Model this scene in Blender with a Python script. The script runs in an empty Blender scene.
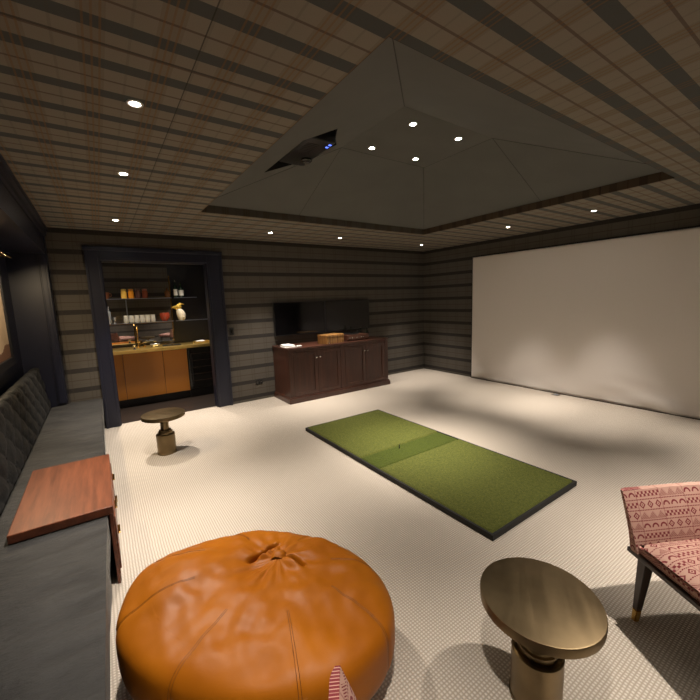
import bpy, bmesh, math, random
from mathutils import Vector, Matrix, noise
random.seed(7)
PI = math.pi
sc = bpy.context.scene
COL = sc.collection

# ------------------------------------------------------------------ objects
def link(o, parent=None):
    COL.objects.link(o)
    if parent is not None: o.parent = parent
    return o
def obj(name, bm, mat, parent=None, smooth=False, loc=None, angle=35):
    me = bpy.data.meshes.new(name)
    bmesh.ops.recalc_face_normals(bm, faces=bm.faces[:])
    bm.to_mesh(me); bm.free()
    for m in (mat if isinstance(mat, (list, tuple)) else [mat]): me.materials.append(m)
    if smooth:
        for p in me.polygons: p.use_smooth = True
        me.set_sharp_from_angle(angle=math.radians(angle))
    o = bpy.data.objects.new(name, me)
    if loc is not None: o.location = loc
    return link(o, parent)
def thing(name, label, cat, loc=(0, 0, 0), rz=0.0, group=None):
    o = bpy.data.objects.new(name, None); o.empty_display_size = .1
    o.location = loc; o.rotation_euler = (0, 0, rz)
    return tag(link(o), label, cat, group)
def tag(o, label, cat, group=None):
    o['label'] = label; o['category'] = cat
    if group: o['group'] = group
    return o
def struct(name, bm, mat, parent=None, smooth=False):
    o = obj(name, bm, mat, parent, smooth)
    if parent is None: o['kind'] = 'structure'
    return o
def dup(root, loc, rz=None, label=None, group=None):
    r = root.copy(); COL.objects.link(r); r.location = loc
    if rz is not None: r.rotation_euler = (0, 0, rz)
    if label: r['label'] = label
    if group: r['group'] = group
    for ch in list(root.children):
        c = ch.copy(); COL.objects.link(c); c.parent = r
        for g in list(ch.children):
            d = g.copy(); COL.objects.link(d); d.parent = c
    return r

# ------------------------------------------------------------------ shapes
def add_box(bm, x0, x1, y0, y1, z0, z1, bev=0, seg=2, mi=0):
    vs = [bm.verts.new((x, y, z)) for z in (z0, z1) for y in (y0, y1) for x in (x0, x1)]
    fs = [bm.faces.new([vs[i] for i in f]) for f in ((0, 1, 3, 2), (4, 6, 7, 5), (0, 4, 5, 1), (2, 3, 7, 6), (0, 2, 6, 4), (1, 5, 7, 3))]
    for f in fs: f.material_index = mi
    if bev:
        es = list({e for f in fs for e in f.edges})
        bmesh.ops.bevel(bm, geom=es, offset=bev, segments=seg, affect='EDGES', profile=.5, clamp_overlap=True)
    return bm
def box(*a, **k): return add_box(bmesh.new(), *a, **k)
def add_lathe(bm, prof, n=48, c=(0, 0, 0), cap=True):
    rings = []
    for r, z in prof:
        if r < 1e-5: rings.append([bm.verts.new((c[0], c[1], c[2] + z))])
        else: rings.append([bm.verts.new((c[0] + r * math.cos(2 * PI * i / n), c[1] + r * math.sin(2 * PI * i / n), c[2] + z)) for i in range(n)])
    for a, b in zip(rings, rings[1:]):
        for i in range(n):
            j = (i + 1) % n
            if len(a) == 1 and len(b) == 1: continue
            if len(a) == 1: bm.faces.new((a[0], b[j], b[i]))
            elif len(b) == 1: bm.faces.new((a[i], a[j], b[0]))
            else: bm.faces.new((a[i], a[j], b[j], b[i]))
    if cap:
        for rg in (rings[0], rings[-1]):
            if len(rg) > 2: bm.faces.new(rg)
    return bm
def lathe(prof, n=48, c=(0, 0, 0), cap=True): return add_lathe(bmesh.new(), prof, n, c, cap)
def add_tube(bm, pts, r, n=10, closed=False):
    pts = [Vector(p) for p in pts]; rings = []
    up = None
    for i, p in enumerate(pts):
        if closed: t = pts[(i + 1) % len(pts)] - pts[i - 1]
        else: t = pts[min(i + 1, len(pts) - 1)] - pts[max(i - 1, 0)]
        t.normalize()
        if up is None: up = Vector((0, 0, 1)) if abs(t.z) < .9 else Vector((1, 0, 0))
        a = t.cross(up).normalized(); b = t.cross(a); up = -b if b.dot(up) < 0 else b
        a = t.cross(up).normalized(); b = up
        rr = r[i] if isinstance(r, (list, tuple)) else r
        rings.append([bm.verts.new(p + rr * (math.cos(2 * PI * k / n) * a + math.sin(2 * PI * k / n) * b)) for k in range(n)])
    m = len(rings)
    for i in range(m if closed else m - 1):
        A, B = rings[i], rings[(i + 1) % m]
        for k in range(n): bm.faces.new((A[k], A[(k + 1) % n], B[(k + 1) % n], B[k]))
    if not closed: bm.faces.new(rings[0]); bm.faces.new(rings[-1])
    return bm
def tube(pts, r, n=10, closed=False): return add_tube(bmesh.new(), pts, r, n, closed)
def add_prism(bm, poly, z0, z1, bev=0, seg=2):
    a = [bm.verts.new((x, y, z0)) for x, y in poly]; b = [bm.verts.new((x, y, z1)) for x, y in poly]
    fs = [bm.faces.new(a), bm.faces.new(b)]
    n = len(poly)
    for i in range(n): fs.append(bm.faces.new((a[i], a[(i + 1) % n], b[(i + 1) % n], b[i])))
    if bev:
        bmesh.ops.bevel(bm, geom=list({e for f in fs for e in f.edges}), offset=bev, segments=seg, affect='EDGES', profile=.5)
    return bm
def add_quad(bm, pts): return bm.faces.new([bm.verts.new(p) for p in pts])

# ------------------------------------------------------------------ materials
class S_:
    """tiny wrapper: arithmetic on sockets makes Math nodes"""
    def __init__(s, nt, v): s.nt = nt; s.v = v
    def _m(s, op, *a):
        n = s.nt.nodes.new('ShaderNodeMath'); n.operation = op
        for i, x in enumerate((s,) + a):
            x = x.v if isinstance(x, S_) else x
            if isinstance(x, (int, float)): n.inputs[i].default_value = x
            else: s.nt.links.new(x, n.inputs[i])
        return S_(s.nt, n.outputs[0])
    def __add__(s, o): return s._m('ADD', o)
    def __sub__(s, o): return s._m('SUBTRACT', o)
    def __mul__(s, o): return s._m('MULTIPLY', o)
    def __truediv__(s, o): return s._m('DIVIDE', o)
    def abs(s): return s._m('ABSOLUTE')
    def floor(s): return s._m('FLOOR')
    def fract(s): return s._m('FRACT')
    def sin(s): return s._m('SINE')
    def lt(s, o): return s._m('LESS_THAN', o)
    def gt(s, o): return s._m('GREATER_THAN', o)
    def mod(s, o): return s._m('FLOORED_MODULO', o)
    def sqrt(s): return s._m('SQRT')
    def max(s, o): return s._m('MAXIMUM', o)
    def min(s, o): return s._m('MINIMUM', o)
    def band(s, c, p, w):
        """1 inside stripes of width w centred on c + k p"""
        return (((s - (c - p / 2)) / p).fract() - .5).abs().lt(w / p / 2)
class M_:
    def __init__(s, name, color=(.5, .5, .5), rough=.5, metal=0, **kw):
        s.m = bpy.data.materials.new(name); s.m.use_nodes = True
        s.nt = s.m.node_tree; s.b = s.nt.nodes['Principled BSDF']
        s.set('Base Color', (*color, 1)); s.set('Roughness', rough); s.set('Metallic', metal)
        for k, v in kw.items(): s.set(k.replace('_', ' '), v)
    def set(s, k, v):
        if isinstance(v, S_): v = v.v
        if hasattr(v, 'node'): s.nt.links.new(v, s.b.inputs[k])
        else: s.b.inputs[k].default_value = v
    def node(s, t, **kw):
        n = s.nt.nodes.new(t)
        for k, v in kw.items(): setattr(n, k, v)
        return n
    def coord(s, which='Object', scale=(1, 1, 1), rot=(0, 0, 0)):
        tc = s.node('ShaderNodeTexCoord'); mp = s.node('ShaderNodeMapping')
        mp.inputs['Scale'].default_value = scale; mp.inputs['Rotation'].default_value = rot
        s.nt.links.new(tc.outputs[which], mp.inputs[0]); return mp.outputs[0]
    def xyz(s, which='Object'):
        tc = s.node('ShaderNodeTexCoord'); sp = s.node('ShaderNodeSeparateXYZ')
        s.nt.links.new(tc.outputs[which], sp.inputs[0])
        return [S_(s.nt, o) for o in sp.outputs]
    def noise(s, scale, detail=3, vec=None, rough=.5):
        n = s.node('ShaderNodeTexNoise'); n.inputs['Scale'].default_value = scale; n.inputs['Detail'].default_value = detail
        n.inputs['Roughness'].default_value = rough
        s.nt.links.new(vec if vec is not None else s.coord(), n.inputs['Vector']); return S_(s.nt, n.outputs[0])
    def mix(s, f, a, b):
        n = s.node('ShaderNodeMix', data_type='RGBA')
        for i, x in ((0, f), (6, a), (7, b)):
            if isinstance(x, S_): x = x.v
            if hasattr(x, 'node'): s.nt.links.new(x, n.inputs[i])
            else: n.inputs[i].default_value = x if i == 0 else (*x, 1)
        return n.outputs[2]
    def ramp(s, f, stops):
        n = s.node('ShaderNodeValToRGB'); s.nt.links.new(f.v if isinstance(f, S_) else f, n.inputs[0])
        e = n.color_ramp.elements
        while len(e) < len(stops): e.new(.5)
        for el, (p, c) in zip(e, stops): el.position = p; el.color = (*c, 1)
        return n.outputs[0]
    def bump(s, h, strength=.3, dist=.01):
        n = s.node('ShaderNodeBump'); n.inputs['Strength'].default_value = strength; n.inputs['Distance'].default_value = dist
        s.nt.links.new(h.v if isinstance(h, S_) else h, n.inputs['Height']); s.set('Normal', n.outputs[0])

def flat(name, color, rough=.5, metal=0, **kw): return M_(name, color, rough, metal, **kw).m

def plaid_ceiling(name='plaid ceiling fabric', k=1):
    M = M_(name, rough=.9); x, y, z = M.xyz()
    c = M.mix(.5, (.265, .236, .186), (.265, .236, .186))
    wide = x.band(.085, .24, .085)
    c = M.mix(wide * .35, c, (.17, .125, .075))
    c = M.mix(y.band(.02, .25, .012) * .75, c, (.10, .062, .04))
    c = M.mix(y.band(.145, .25, .068) * .88, c, (.046, .060, .062))
    for o in (-.026, 0, .026): c = M.mix(x.band(.085 + o, .24, .008) * .5, c, (.23, .115, .035))
    c = M.mix(x.band(.205, .24, .010) * .2, c, (.09, .07, .05))
    seam = (y - 1.76).abs().lt(.006).max((x - .437).abs().lt(.0025)).max((x - 2.88).abs().lt(.0025))
    c = M.mix(seam * .75, c, (.02, .017, .014))
    n = M.noise(350, 2)
    c = M.mix(n * .35, c, (.05, .045, .035))
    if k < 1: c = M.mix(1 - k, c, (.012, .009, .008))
    M.set('Base Color', c); M.bump(n, .25, .002); return M.m
def plaid_wall(name, axis):
    M = M_(name, rough=.9); X = M.xyz(); h = X[axis]; z = X[2]
    c = (.116, .103, .084)
    c = M.mix(h.band(.085, .24, .07) * .25, c, (.10, .083, .066))
    c = M.mix(z.band(.195, .25, .010) * .7, c, (.06, .035, .025))
    c = M.mix(z.band(.145, .25, .006) * .4, c, (.07, .055, .045))
    c = M.mix(z.band(.07, .25, .060) * .88, c, (.020, .017, .017))
    for o in (-.022, .022): c = M.mix(h.band(.085 + o, .24, .007) * .45, c, (.06, .047, .035))
    n = M.noise(320, 2)
    c = M.mix(n * .35, c, (.03, .027, .022))
    M.set('Base Color', c); M.bump(n, .25, .002); return M.m
def carpet():
    M = M_('cream loop pile carpet', rough=.95); x, y, z = M.xyz()
    wob = M.noise(9, 2) * .006
    a = ((x + wob) * (2 * PI / .0160)).sin() * .5 + .5
    b = ((y + wob + (x / .0160).floor().mod(2) * .0) * (2 * PI / .0150)).sin() * .5 + .5
    h = (a * b).sqrt() * .55 + a * b * .45
    sp = M.noise(60, 3)
    c = M.mix(h, (.40, .345, .275), (.79, .735, .66))
    c = M.mix(sp * .3, c, (.50, .42, .32))
    M.set('Base Color', c); M.bump(h, .6, .005); return M.m
def wood(name, dark, light, scale=1.0, rough=.35, axis=0, coat=.15):
    M = M_(name, rough=rough); M.set('Coat Weight', coat); M.set('Coat Roughness', .2)
    s = [14 * scale] * 3; s[axis] = 1.1 * scale
    v = M.coord(scale=tuple(s))
    n = M.noise(1.6, 6, v, .62); f = M.noise(9, 3, v)
    M.set('Base Color', M.ramp(n * .8 + f * .2, [(.3, dark), (.68, light)])); M.bump(f, .06, .002); return M.m
def leather():
    M = M_('tan orange leather', rough=.36)
    n = M.noise(4, 4); g = M.noise(260, 2); w = M.noise(16, 4)
    M.set('Base Color', M.ramp(n, [(.3, (.335, .096, .002)), (.7, (.44, .136, .003))]))
    M.set('Roughness', n * .14 + .42)
    M.bump(g * .12 + w * .25, .3, .008); M.set('Specular IOR Level', .3); return M.m
def velvet(name='charcoal velvet', k=1.0):
    M = M_(name, rough=.62); M.set('Sheen Weight', .14 * k); M.set('Sheen Roughness', .35)
    M.set('Sheen Tint', (.78, .77, .72, 1))
    v = M.coord(scale=(1.6, 3.4, 3))
    n = M.noise(2.6, 6, v, .62); g = M.noise(420, 2)
    M.set('Base Color', M.ramp(n, [(.28, (.013 * k, .013 * k, .013 * k)), (.74, (.046 * k, .045 * k, .041 * k))]))
    M.bump(n * .9 + g * .05, .8, .03); return M.m
def turf(name, a, b):
    M = M_(name, rough=.9); n = M.noise(55, 4, None, .7); g = M.noise(330, 3, None, .7)
    M.set('Base Color', M.ramp(g * .65 + n * .35, [(.36, a), (.64, b)])); M.bump(g, 1, .012); return M.m
def bronze():
    M = M_('aged bronze', rough=.4, metal=1); n = M.noise(5, 4); v = M.noise(3, 5, M.coord(scale=(1, 14, 1)))
    M.set('Base Color', M.ramp(n, [(.3, (.17, .125, .068)), (.72, (.29, .215, .12))]))
    M.set('Roughness', v * .22 + .3); M.bump(M.noise(30, 3), .05, .004); return M.m
def motif():
    """woven pink fabric: rows of diamonds, checks, arcs and hatching"""
    M = M_('pink geometric woven fabric', rough=.85); u, v, _ = M.xyz('UV')
    cell = .043
    U = u / cell; V = v / cell
    blk = (U / 3).floor(); row = (V.floor() + blk * 2 + (U / 6).floor()).mod(4); fu = U.fract() - .5; fv = V.fract() - .5
    r = [row.lt(.5), (row - 1).abs().lt(.5), (row - 2).abs().lt(.5), row.gt(2.5)]
    dia = ((fu.abs() + fv.abs() - .30).abs().lt(.085)).max((fu.abs() + fv.abs()).lt(.09))
    chk = (((U * 4).floor() + (V * 4).floor()).mod(2)).gt(.5) * fv.abs().lt(.27)
    d = (fu * fu + (fv + .18) * (fv + .18)).sqrt()
    arc = ((d - .33).abs().lt(.085)) * fv.gt(-.2)
    hat = ((((U + fv * 1.0) * 5).fract()).lt(.45)) * (fu.abs() + fv * .9).lt(.32) * fv.gt(-.36)
    line = (fv.abs()).gt(.445) * ((U * 5).fract()).lt(.7)
    f = (((U / 3).fract() - .5).abs().gt(.48) * .45).max(r[0] * dia).max(r[1] * chk).max(r[2] * arc).max(r[3] * hat).max(line)
    n = M.noise(45, 3, M.coord('UV')); f = (f * (n * .5 + .75)).min(1)
    base = M.mix(M.noise(14, 3, M.coord('UV')), (.50, .315, .245), (.43, .245, .190))
    M.set('Base Color', M.mix(f, base, (.165, .014, .020)))
    M.bump(M.noise(700, 2, M.coord('UV')), .2, .002); return M.m
def emit(name, col, st):
    M = M_(name, (0, 0, 0)); M.set('Emission Color', (*col, 1)); M.set('Emission Strength', st); return M.m

PLC = plaid_ceiling(); PWX = plaid_wall('plaid wall fabric along back', 0); PWY = plaid_wall('plaid wall fabric along side', 1)
CARPET = carpet()
def navy_mat():
    M = M_('navy lacquer', (.011, .013, .028), .4); M.bump(M.noise(40, 2), .03, .002); return M.m
NAVY = navy_mat()
def drywall():
    M = M_('grey green drywall', rough=.85); n = M.noise(3, 3)
    M.set('Base Color', M.ramp(n, [(.3, (.114, .116, .106)), (.7, (.126, .128, .117))])); M.bump(M.noise(120, 2), .05, .002); return M.m
DRY = drywall()
SEAMD = flat('dark joint', (.03, .03, .027), .8)
WALNUT = wood('reddish walnut', (.085, .024, .010), (.235, .072, .030), 1.0, .38, 1, .03)
MAHOG = wood('dark brown mahogany', (.042, .014, .009), (.092, .034, .020), .9, .33, 2)
MAHOGX = wood('dark brown mahogany top', (.042, .014, .009), (.092, .034, .020), .9, .3, 0)
DLEG = wood('espresso wood', (.018, .010, .007), (.045, .026, .018), 1.5, .35, 2)
BURL = wood('burl wood', (.10, .03, .006), (.62, .33, .10), 1.3, .3, 2, .4)
BARFLOOR = wood('dark plank floor', (.009, .005, .003), (.026, .015, .009), .6, .5, 0)
LEATHER = leather(); VELVET = velvet(); VELVETB = velvet('darker velvet', .30); BRONZE = bronze(); PINK = motif()  # VELVETB: the bench velvet in a darker tone, for the backrest
TURF = turf('olive green turf', (.050, .066, .005), (.215, .235, .036)); TURF2 = turf('deep green strike turf', (.040, .066, .002), (.105, .135, .004))
RUBBER = flat('black rubber', (.012, .012, .011), .7)
BLACK = flat('black plastic', (.010, .010, .011), .35)
def screen_black():
    return flat('glossy black screen', (.004, .004, .005), .07)
TVG = screen_black()
BRASS = flat('polished brass', (.72, .46, .14), .22, 1)
GOLDTOP = M_('hammered brass worktop', (.88, .62, .20), .34, 1); GOLDTOP.bump(GOLDTOP.noise(14, 3), .12, .01); GOLDTOP = GOLDTOP.m
CHROME = flat('brushed nickel', (.62, .60, .56), .25, 1)
STEEL = flat('blue tinted steel', (.50, .55, .66), .3, 1)  # blue tint stands in for blue light reflected at the shelf uprights
WHITE = flat('white plastic', (.72, .71, .68), .5)
PAPER = flat('white cotton', (.74, .72, .69), .85)
def fabric_screen():
    M = M_('white impact screen cloth', (.86, .81, .765), .85); M.bump(M.noise(500, 2), .08, .001); return M.m
SCREEN = fabric_screen()
ORANGE = M_('amber lacquered doors', (.54, .20, .020), .4); ORANGE = ORANGE.m
DARKG = flat('smoked dark glass', (.012, .011, .010), .1)
MIRROR = flat('mirror', (.80, .80, .80), .02, 1)
GLASS = M_('clear glass', (.95, .97, .96), .03); GLASS.set('Transmission Weight', 1.0); GLASS.set('IOR', 1.3); GLASS = GLASS.m
EMW = emit('downlight lens', (1.0, .93, .84), 80)
BLUE = emit('blue indicator', (.10, .18, 1.0), 2.2)

# ------------------------------------------------------------------ dimensions (metres)
WX, BY, H = 5.9925, 5.79, 2.60          # right wall, back wall, ceiling
LX, FY = -.445, -.58                    # casing plane of left wall, front wall
NX, NY, NZ = -.80, 5.655, 2.27           # seating niche: back, end, head
DX0, DX1, DZ = .092, 1.405, 2.225       # cased opening
TX0, TX1, TY0, TY1 = 1.02, 4.41, 1.16, 4.25

# ------------------------------------------------------------------ setting
struct('floor', box(-.80, 6.1, -.7, 5.865, -.06, 0), CARPET)
struct('wall_back', box(DX1, 6.1, BY, BY + .15, 0, H), PWX)
struct('wall_back.001', box(LX - .4, DX0, BY, BY + .15, 0, H), PWX)
struct('wall_back.002', box(DX0, DX1, BY, BY + .15, DZ, H), PWX)
struct('wall_right', box(WX, WX + .1, -.7, BY, 0, H), PWY)
struct('wall_front', box(-.9, 6.1, FY - .12, FY, 0, H), PWX)
struct('wall_left', box(NX - .1, LX, NY, BY, 0, H), NAVY)        # niche end
struct('wall_niche_back', box(NX - .1, NX, FY, NY, 0, H), NAVY)
struct('wall_niche_header', box(NX, LX, FY, NY, NZ, H), NAVY)
bm = bmesh.new()
prof = [(0, 2.47), (.012, 2.47), (.016, 2.50), (.030, 2.515), (.034, 2.565), (.045, 2.575), (.045, 2.598), (0, 2.598)]
a = [bm.verts.new((LX + p, FY, z)) for p, z in prof]; b = [bm.verts.new((LX + p, BY, z)) for p, z in prof]
for i in range(len(prof)): bm.faces.new((a[i], a[(i + 1) % len(prof)], b[(i + 1) % len(prof)], b[i]))
bm.faces.new(a); bm.faces.new(b)
struct('trim_1', bm, NAVY)
bm = box(LX - .075, LX + .006, NY - .016, NY, .46, NZ, .004); add_box(bm, LX - .060, LX - .015, NY - .022, NY - .012, .46, NZ, .003)
add_box(bm, LX, LX + .010, NY, BY - .001, .46, 2.47, .003)
struct('trim_2', bm, NAVY)
# ceiling with the hole of the tray
bm = bmesh.new()
for (x0, x1, y0, y1) in ((-.8, TX0, -.7, BY + .15), (TX1, 6.1, -.7, BY + .15), (TX0, TX1, -.7, TY0), (TX0, TX1, TY1, BY + .15)):
    add_box(bm, x0, x1, y0, y1, H, H + .03)
ceil = struct('ceiling', bm, PLC)
ZS = 2.68
bm = bmesh.new()                                           # plaid lip round the tray
L = [(TX0, TY0), (TX1, TY0), (TX1, TY1), (TX0, TY1)]
e_ = .003
lipx = box(TX0 + e_, TX1 - e_, TY1 - e_, TY1 + .04, H + .0005, ZS + .01); add_box(lipx, TX0 + e_, TX1 - e_, TY0 - .04, TY0 + e_, H + .0005, ZS + .01)
lipy = box(TX1 - e_, TX1 + .04, TY0 - .04, TY1 + .04, H + .0005, ZS + .01); add_box(lipy, TX0 - .04, TX0 + e_, TY0 - .04, TY1 + .04, H + .0005, ZS + .01)
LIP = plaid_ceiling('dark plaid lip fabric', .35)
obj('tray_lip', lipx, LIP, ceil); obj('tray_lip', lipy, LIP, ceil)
bm.free()
ZT, AX0, AX1, AY0, AY1 = 3.07, 2.10, 3.22, 2.22, 3.10
A = [(TX0, TY0, ZS), (TX1, TY0, ZS), (TX1, TY1, ZS), (TX0, TY1, ZS)]
B = [(AX0, AY0, ZT), (AX1, AY0, ZT), (AX1, AY1, ZT), (AX0, AY1, ZT)]
def slope_z(x): return ZS + (x - TX0) * (ZT - ZS) / (AX0 - TX0)
for i in range(3):
    bm = bmesh.new(); add_quad(bm, [A[i], A[(i + 1) % 4], B[(i + 1) % 4], B[i]])
    r = bmesh.ops.extrude_face_region(bm, geom=bm.faces[:])
    for v in [g for g in r['geom'] if isinstance(g, bmesh.types.BMVert)]: v.co.z += .03
    obj('tray_slope', bm, DRY, ceil)
# left slope has the projector pocket cut out of it
hole = [(1.425, 3.42), (1.425, 2.62), (1.65, 2.48), (1.80, 2.74), (1.95, 2.96), (1.76, 3.33)]
hole3 = [(x, y, slope_z(x)) for x, y in hole]
bm = bmesh.new()
ov = [bm.verts.new(p) for p in (A[3], A[0], B[0], B[3])]   # far low, near low, near high, far high
hv = [bm.verts.new(p) for p in hole3]
for f in ([ov[0], ov[1], hv[1], hv[0]], [ov[1], hv[2], hv[1]], [ov[1], ov[2], hv[3], hv[2]], [ov[2], ov[3], hv[4], hv[3]], [ov[3], hv[5], hv[4]], [ov[3], ov[0], hv[0], hv[5]]):
    bm.faces.new(f)
obj('tray_slope', bm, DRY, ceil)
bm = bmesh.new()                                           # pocket above the cut
lo = [bm.verts.new(p) for p in hole3]; hi = [bm.verts.new((x, y, z + .16)) for x, y, z in hole3]
for i in range(6): bm.faces.new((lo[i], lo[(i + 1) % 6], hi[(i + 1) % 6], hi[i]))
bm.faces.new(hi)
obj('projector_pocket', bm, flat('pocket black', (.012, .012, .012), .8), ceil)
obj('tray_top', box(AX0 - .002, AX1 + .002, AY0 - .002, AY1 + .002, ZT, ZT + .03), DRY, ceil)
def seam(p, q, w=.003):
    obj('joint', tube([p, q], w, 6), SEAMD, ceil)
d = .001
for i in range(4): seam(Vector(A[i]) - Vector((0, 0, d)), Vector(B[i]) - Vector((0, 0, d)), .0025)
for p, q in ((B[1], (TX1, 2.38, ZS)), (B[3], (2.20, TY1, ZS)), (B[3], B[2]), (B[1], B[2])):
    seam(p, q, .002)

# cased opening
bm = box(-.075, DX0, 5.762, BY, 0, 2.385, .006); add_box(bm, DX1, 1.628, 5.762, BY, 0, 2.385, .006)
add_box(bm, DX0, DX1, 5.762, BY, DZ, 2.385, .004)
add_box(bm, -.085, 1.638, 5.748, BY, 2.345, 2.40, .008)
add_box(bm, -.075, -.045, 5.750, 5.765, 0, 2.345, .004); add_box(bm, 1.598, 1.628, 5.750, 5.765, 0, 2.345, .004)
add_box(bm, DX0 - .03, DX0, 5.755, 5.765, 0, DZ, .003); add_box(bm, DX1, DX1 + .03, 5.755, 5.765, 0, DZ, .003)
add_box(bm, DX0 - .03, DX1 + .03, 5.755, 5.765, DZ, DZ + .03, .003)
struct('trim_3', bm, NAVY)
bm = box(DX0, DX0 + .012, BY, BY + .16, 0, DZ); add_box(bm, DX1 - .012, DX1, BY, BY + .16, 0, DZ); add_box(bm, DX0, DX1, BY, BY + .16, DZ - .012, DZ)
struct('trim_4', bm, NAVY)

# bar room shell
struct('floor.001', box(-.35, 2.2, 5.866, 7.5, -.06, -.002), BARFLOOR)
struct('wall_bar_back', box(-.3, 1.09, 7.33, 7.42, 0, 2.6), PWX)
struct('wall_bar_recess', box(1.09, 2.15, 7.33, 7.42, 0, 2.6), flat('near black bar wall', (.010, .010, .012), .5))  # flat section coloured near black, in place of a built recess
struct('wall_bar_left', box(-.30, -.20, 5.94, 7.33, 0, 2.6), NAVY)
struct('wall_bar_right', box(1.78, 1.88, 5.94, 7.33, 0, 2.6), NAVY)
struct('ceiling.001', box(-.3, 1.9, 5.94, 7.42, 2.6, 2.65), NAVY)

# ------------------------------------------------------------------ downlights
def add_light(name, typ, loc, power, col=(1, .89, .785), **kw):
    d = bpy.data.lights.new(name, typ); d.energy = power; d.color = col
    for k, v in kw.items(): setattr(d, k, v)
    o = bpy.data.objects.new(name, d); o.location = loc; return link(o)
SPOT = 215
proto = None
def downlight(x, y, z, label, power=SPOT, group='recessed ceiling downlights', size=71):
    global proto
    if proto is None:
        t = thing('downlight', label, 'downlight', (x, y, z), 0, group)
        obj('trim_ring', lathe([(.025, 0), (.025, -.003), (.036, -.004), (.038, 0)], 32, cap=False), WHITE, t, True)
        obj('lens', lathe([(0, -.001), (.025, -.001), (.025, -.0005), (0, -.0005)], 32, cap=False), EMW, t)
        proto = t
    else: dup(proto, (x, y, z), 0, label, group)
    add_light('downlight_lamp', 'SPOT', (x, y, z - .02), power, spot_size=math.radians(size), spot_blend=1.0, shadow_soft_size=.03)
# what the picture shows
RING = [
 (.255, 2.17, 'downlight in plaid ceiling nearest the camera, above the bench side'),
 (.262, 3.30, 'downlight in plaid ceiling, middle of the row above the bench side'),
 (.272, 5.04, 'downlight in plaid ceiling just in front of the navy bar doorway'),
 (2.15, 5.07, 'downlight in plaid ceiling in front of the back wall, left of the cabinet'),
 (3.33, 5.05, 'downlight in plaid ceiling in front of the back wall, above the cabinet'),
 (5.21, 5.08, 'downlight in plaid ceiling in the far corner of the room'),
 (5.14, 3.25, 'downlight in plaid ceiling above the far half of the white screen'),
 (5.19, 2.13, 'downlight in plaid ceiling above the near half of the white screen'),
 (5.19, .22, 'downlight in plaid ceiling at the near end of the screen'),
 (3.33, .22, 'downlight in plaid ceiling near the front wall, screen side'),
 (2.15, .22, 'downlight in plaid ceiling near the front wall, above the armchairs'),
 (.26, .22, 'downlight in plaid ceiling at the near end of the bench'),
]
for x, y, l in RING: downlight(x, y, H, l, size=55 if x > 5 else 71)
for x, y, l in ((2.366, 2.398, 'downlight in the raised tray, nearest of its four'), (2.945, 2.393, 'downlight in the raised tray, right one of its four'),
                (2.366, 2.963, 'downlight in the raised tray, left one beside the projector'), (2.948, 2.956, 'downlight in the raised tray, farthest of its four')):
    downlight(x, y, ZT, l, SPOT * .85, 'downlights in the ceiling tray', 50)

# ------------------------------------------------------------------ projector
t = thing('projector', 'black ceiling projector with blue indicator lights set in the tray slope', 'projector', (1.625, 2.955, 2.882))
obj('body', box(-.125, .125, -.295, .295, 0, .10, .012, 3), BLACK, t, True)
obj('lens', lathe([(.045, .004), (.05, -.014), (.04, -.022), (.032, -.016), (0, -.012)], 28, (.07, .12, 0)), DARKG, t, True)
bm = bmesh.new()
for k in range(7): add_box(bm, -.09, .02, -.20 + k * .03, -.188 + k * .03, -.003, .001)
obj('vent_grille', bm, flat('dark grey plastic', (.03, .03, .03), .5), t)
for dy in (-.245, -.195): obj('indicator_light', box(.085, .108, dy - .010, dy + .010, -.003, .004, .002), BLUE, t)
obj('ceiling_bracket', box(-.05, .05, -.06, .06, .10, .135), BLACK, t)

# ------------------------------------------------------------------ screen on the right wall
t = thing('projection_screen', 'large white cloth projection screen hanging on the right wall', 'screen', (5.955, 2.0, 0))
bm = bmesh.new(); nu, nv = 150, 70; y0, y1, z0, z1 = -2.3, 2.475, .012, 2.322
g = [[None] * (nv + 1) for _ in range(nu + 1)]
for i in range(nu + 1):
    for j in range(nv + 1):
        u = i / nu; v = j / nv; y = y0 + (y1 - y0) * u; z = z0 + (z1 - z0) * v
        low = max(0, 1 - z / .55)
        dx = .006 * math.sin(3.1 * u * PI) * math.sin(v * PI) + low ** 2 * .016 * noise.noise((y * 2.6 + z * 2.5, z * 7 - y * 1.3, 0)) + low * .010 * math.sin(y * 4.1 + z * 9)
        dx += low ** 1.5 * .02 * math.exp(-((y + .35) / .35) ** 2) * math.sin(z * 22 - y * 5) + low ** 1.5 * .014 * math.exp(-((y - 2.2) / .4) ** 2) * math.sin(z * 26 + y * 6)
        g[i][j] = bm.verts.new((dx * min(1, 40 * (1 - u)), y, z))
for i in range(nu):
    for j in range(nv): bm.faces.new((g[i][j], g[i + 1][j], g[i + 1][j + 1], g[i][j + 1]))
o = obj('cloth', bm, SCREEN, t, True, angle=80)
sm = o.modifiers.new('thick', 'SOLIDIFY'); sm.thickness = .004; sm.offset = 0
obj('side_batten', box(.0, .035, y1 - .002, y1 + .012, z0, z1 + .01), RUBBER, t)
obj('top_batten', box(.0, .035, y0, y1 + .012, z1, z1 + .012), RUBBER, t)
obj('bottom_hem', box(-.014, .030, y0, y1, 0.0, .012), flat('dark brown hem', (.05, .035, .025), .8), t)
t = thing('floor_outlet', 'small metal floor outlet plate in carpet below the white screen', 'outlet', (5.86, 2.80, 0))
obj('plate', box(-.05, .05, -.06, .06, 0, .006, .003), CHROME, t); obj('cover_flap', box(-.03, .03, -.03, .03, .006, .010, .002), STEEL, t)

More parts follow.
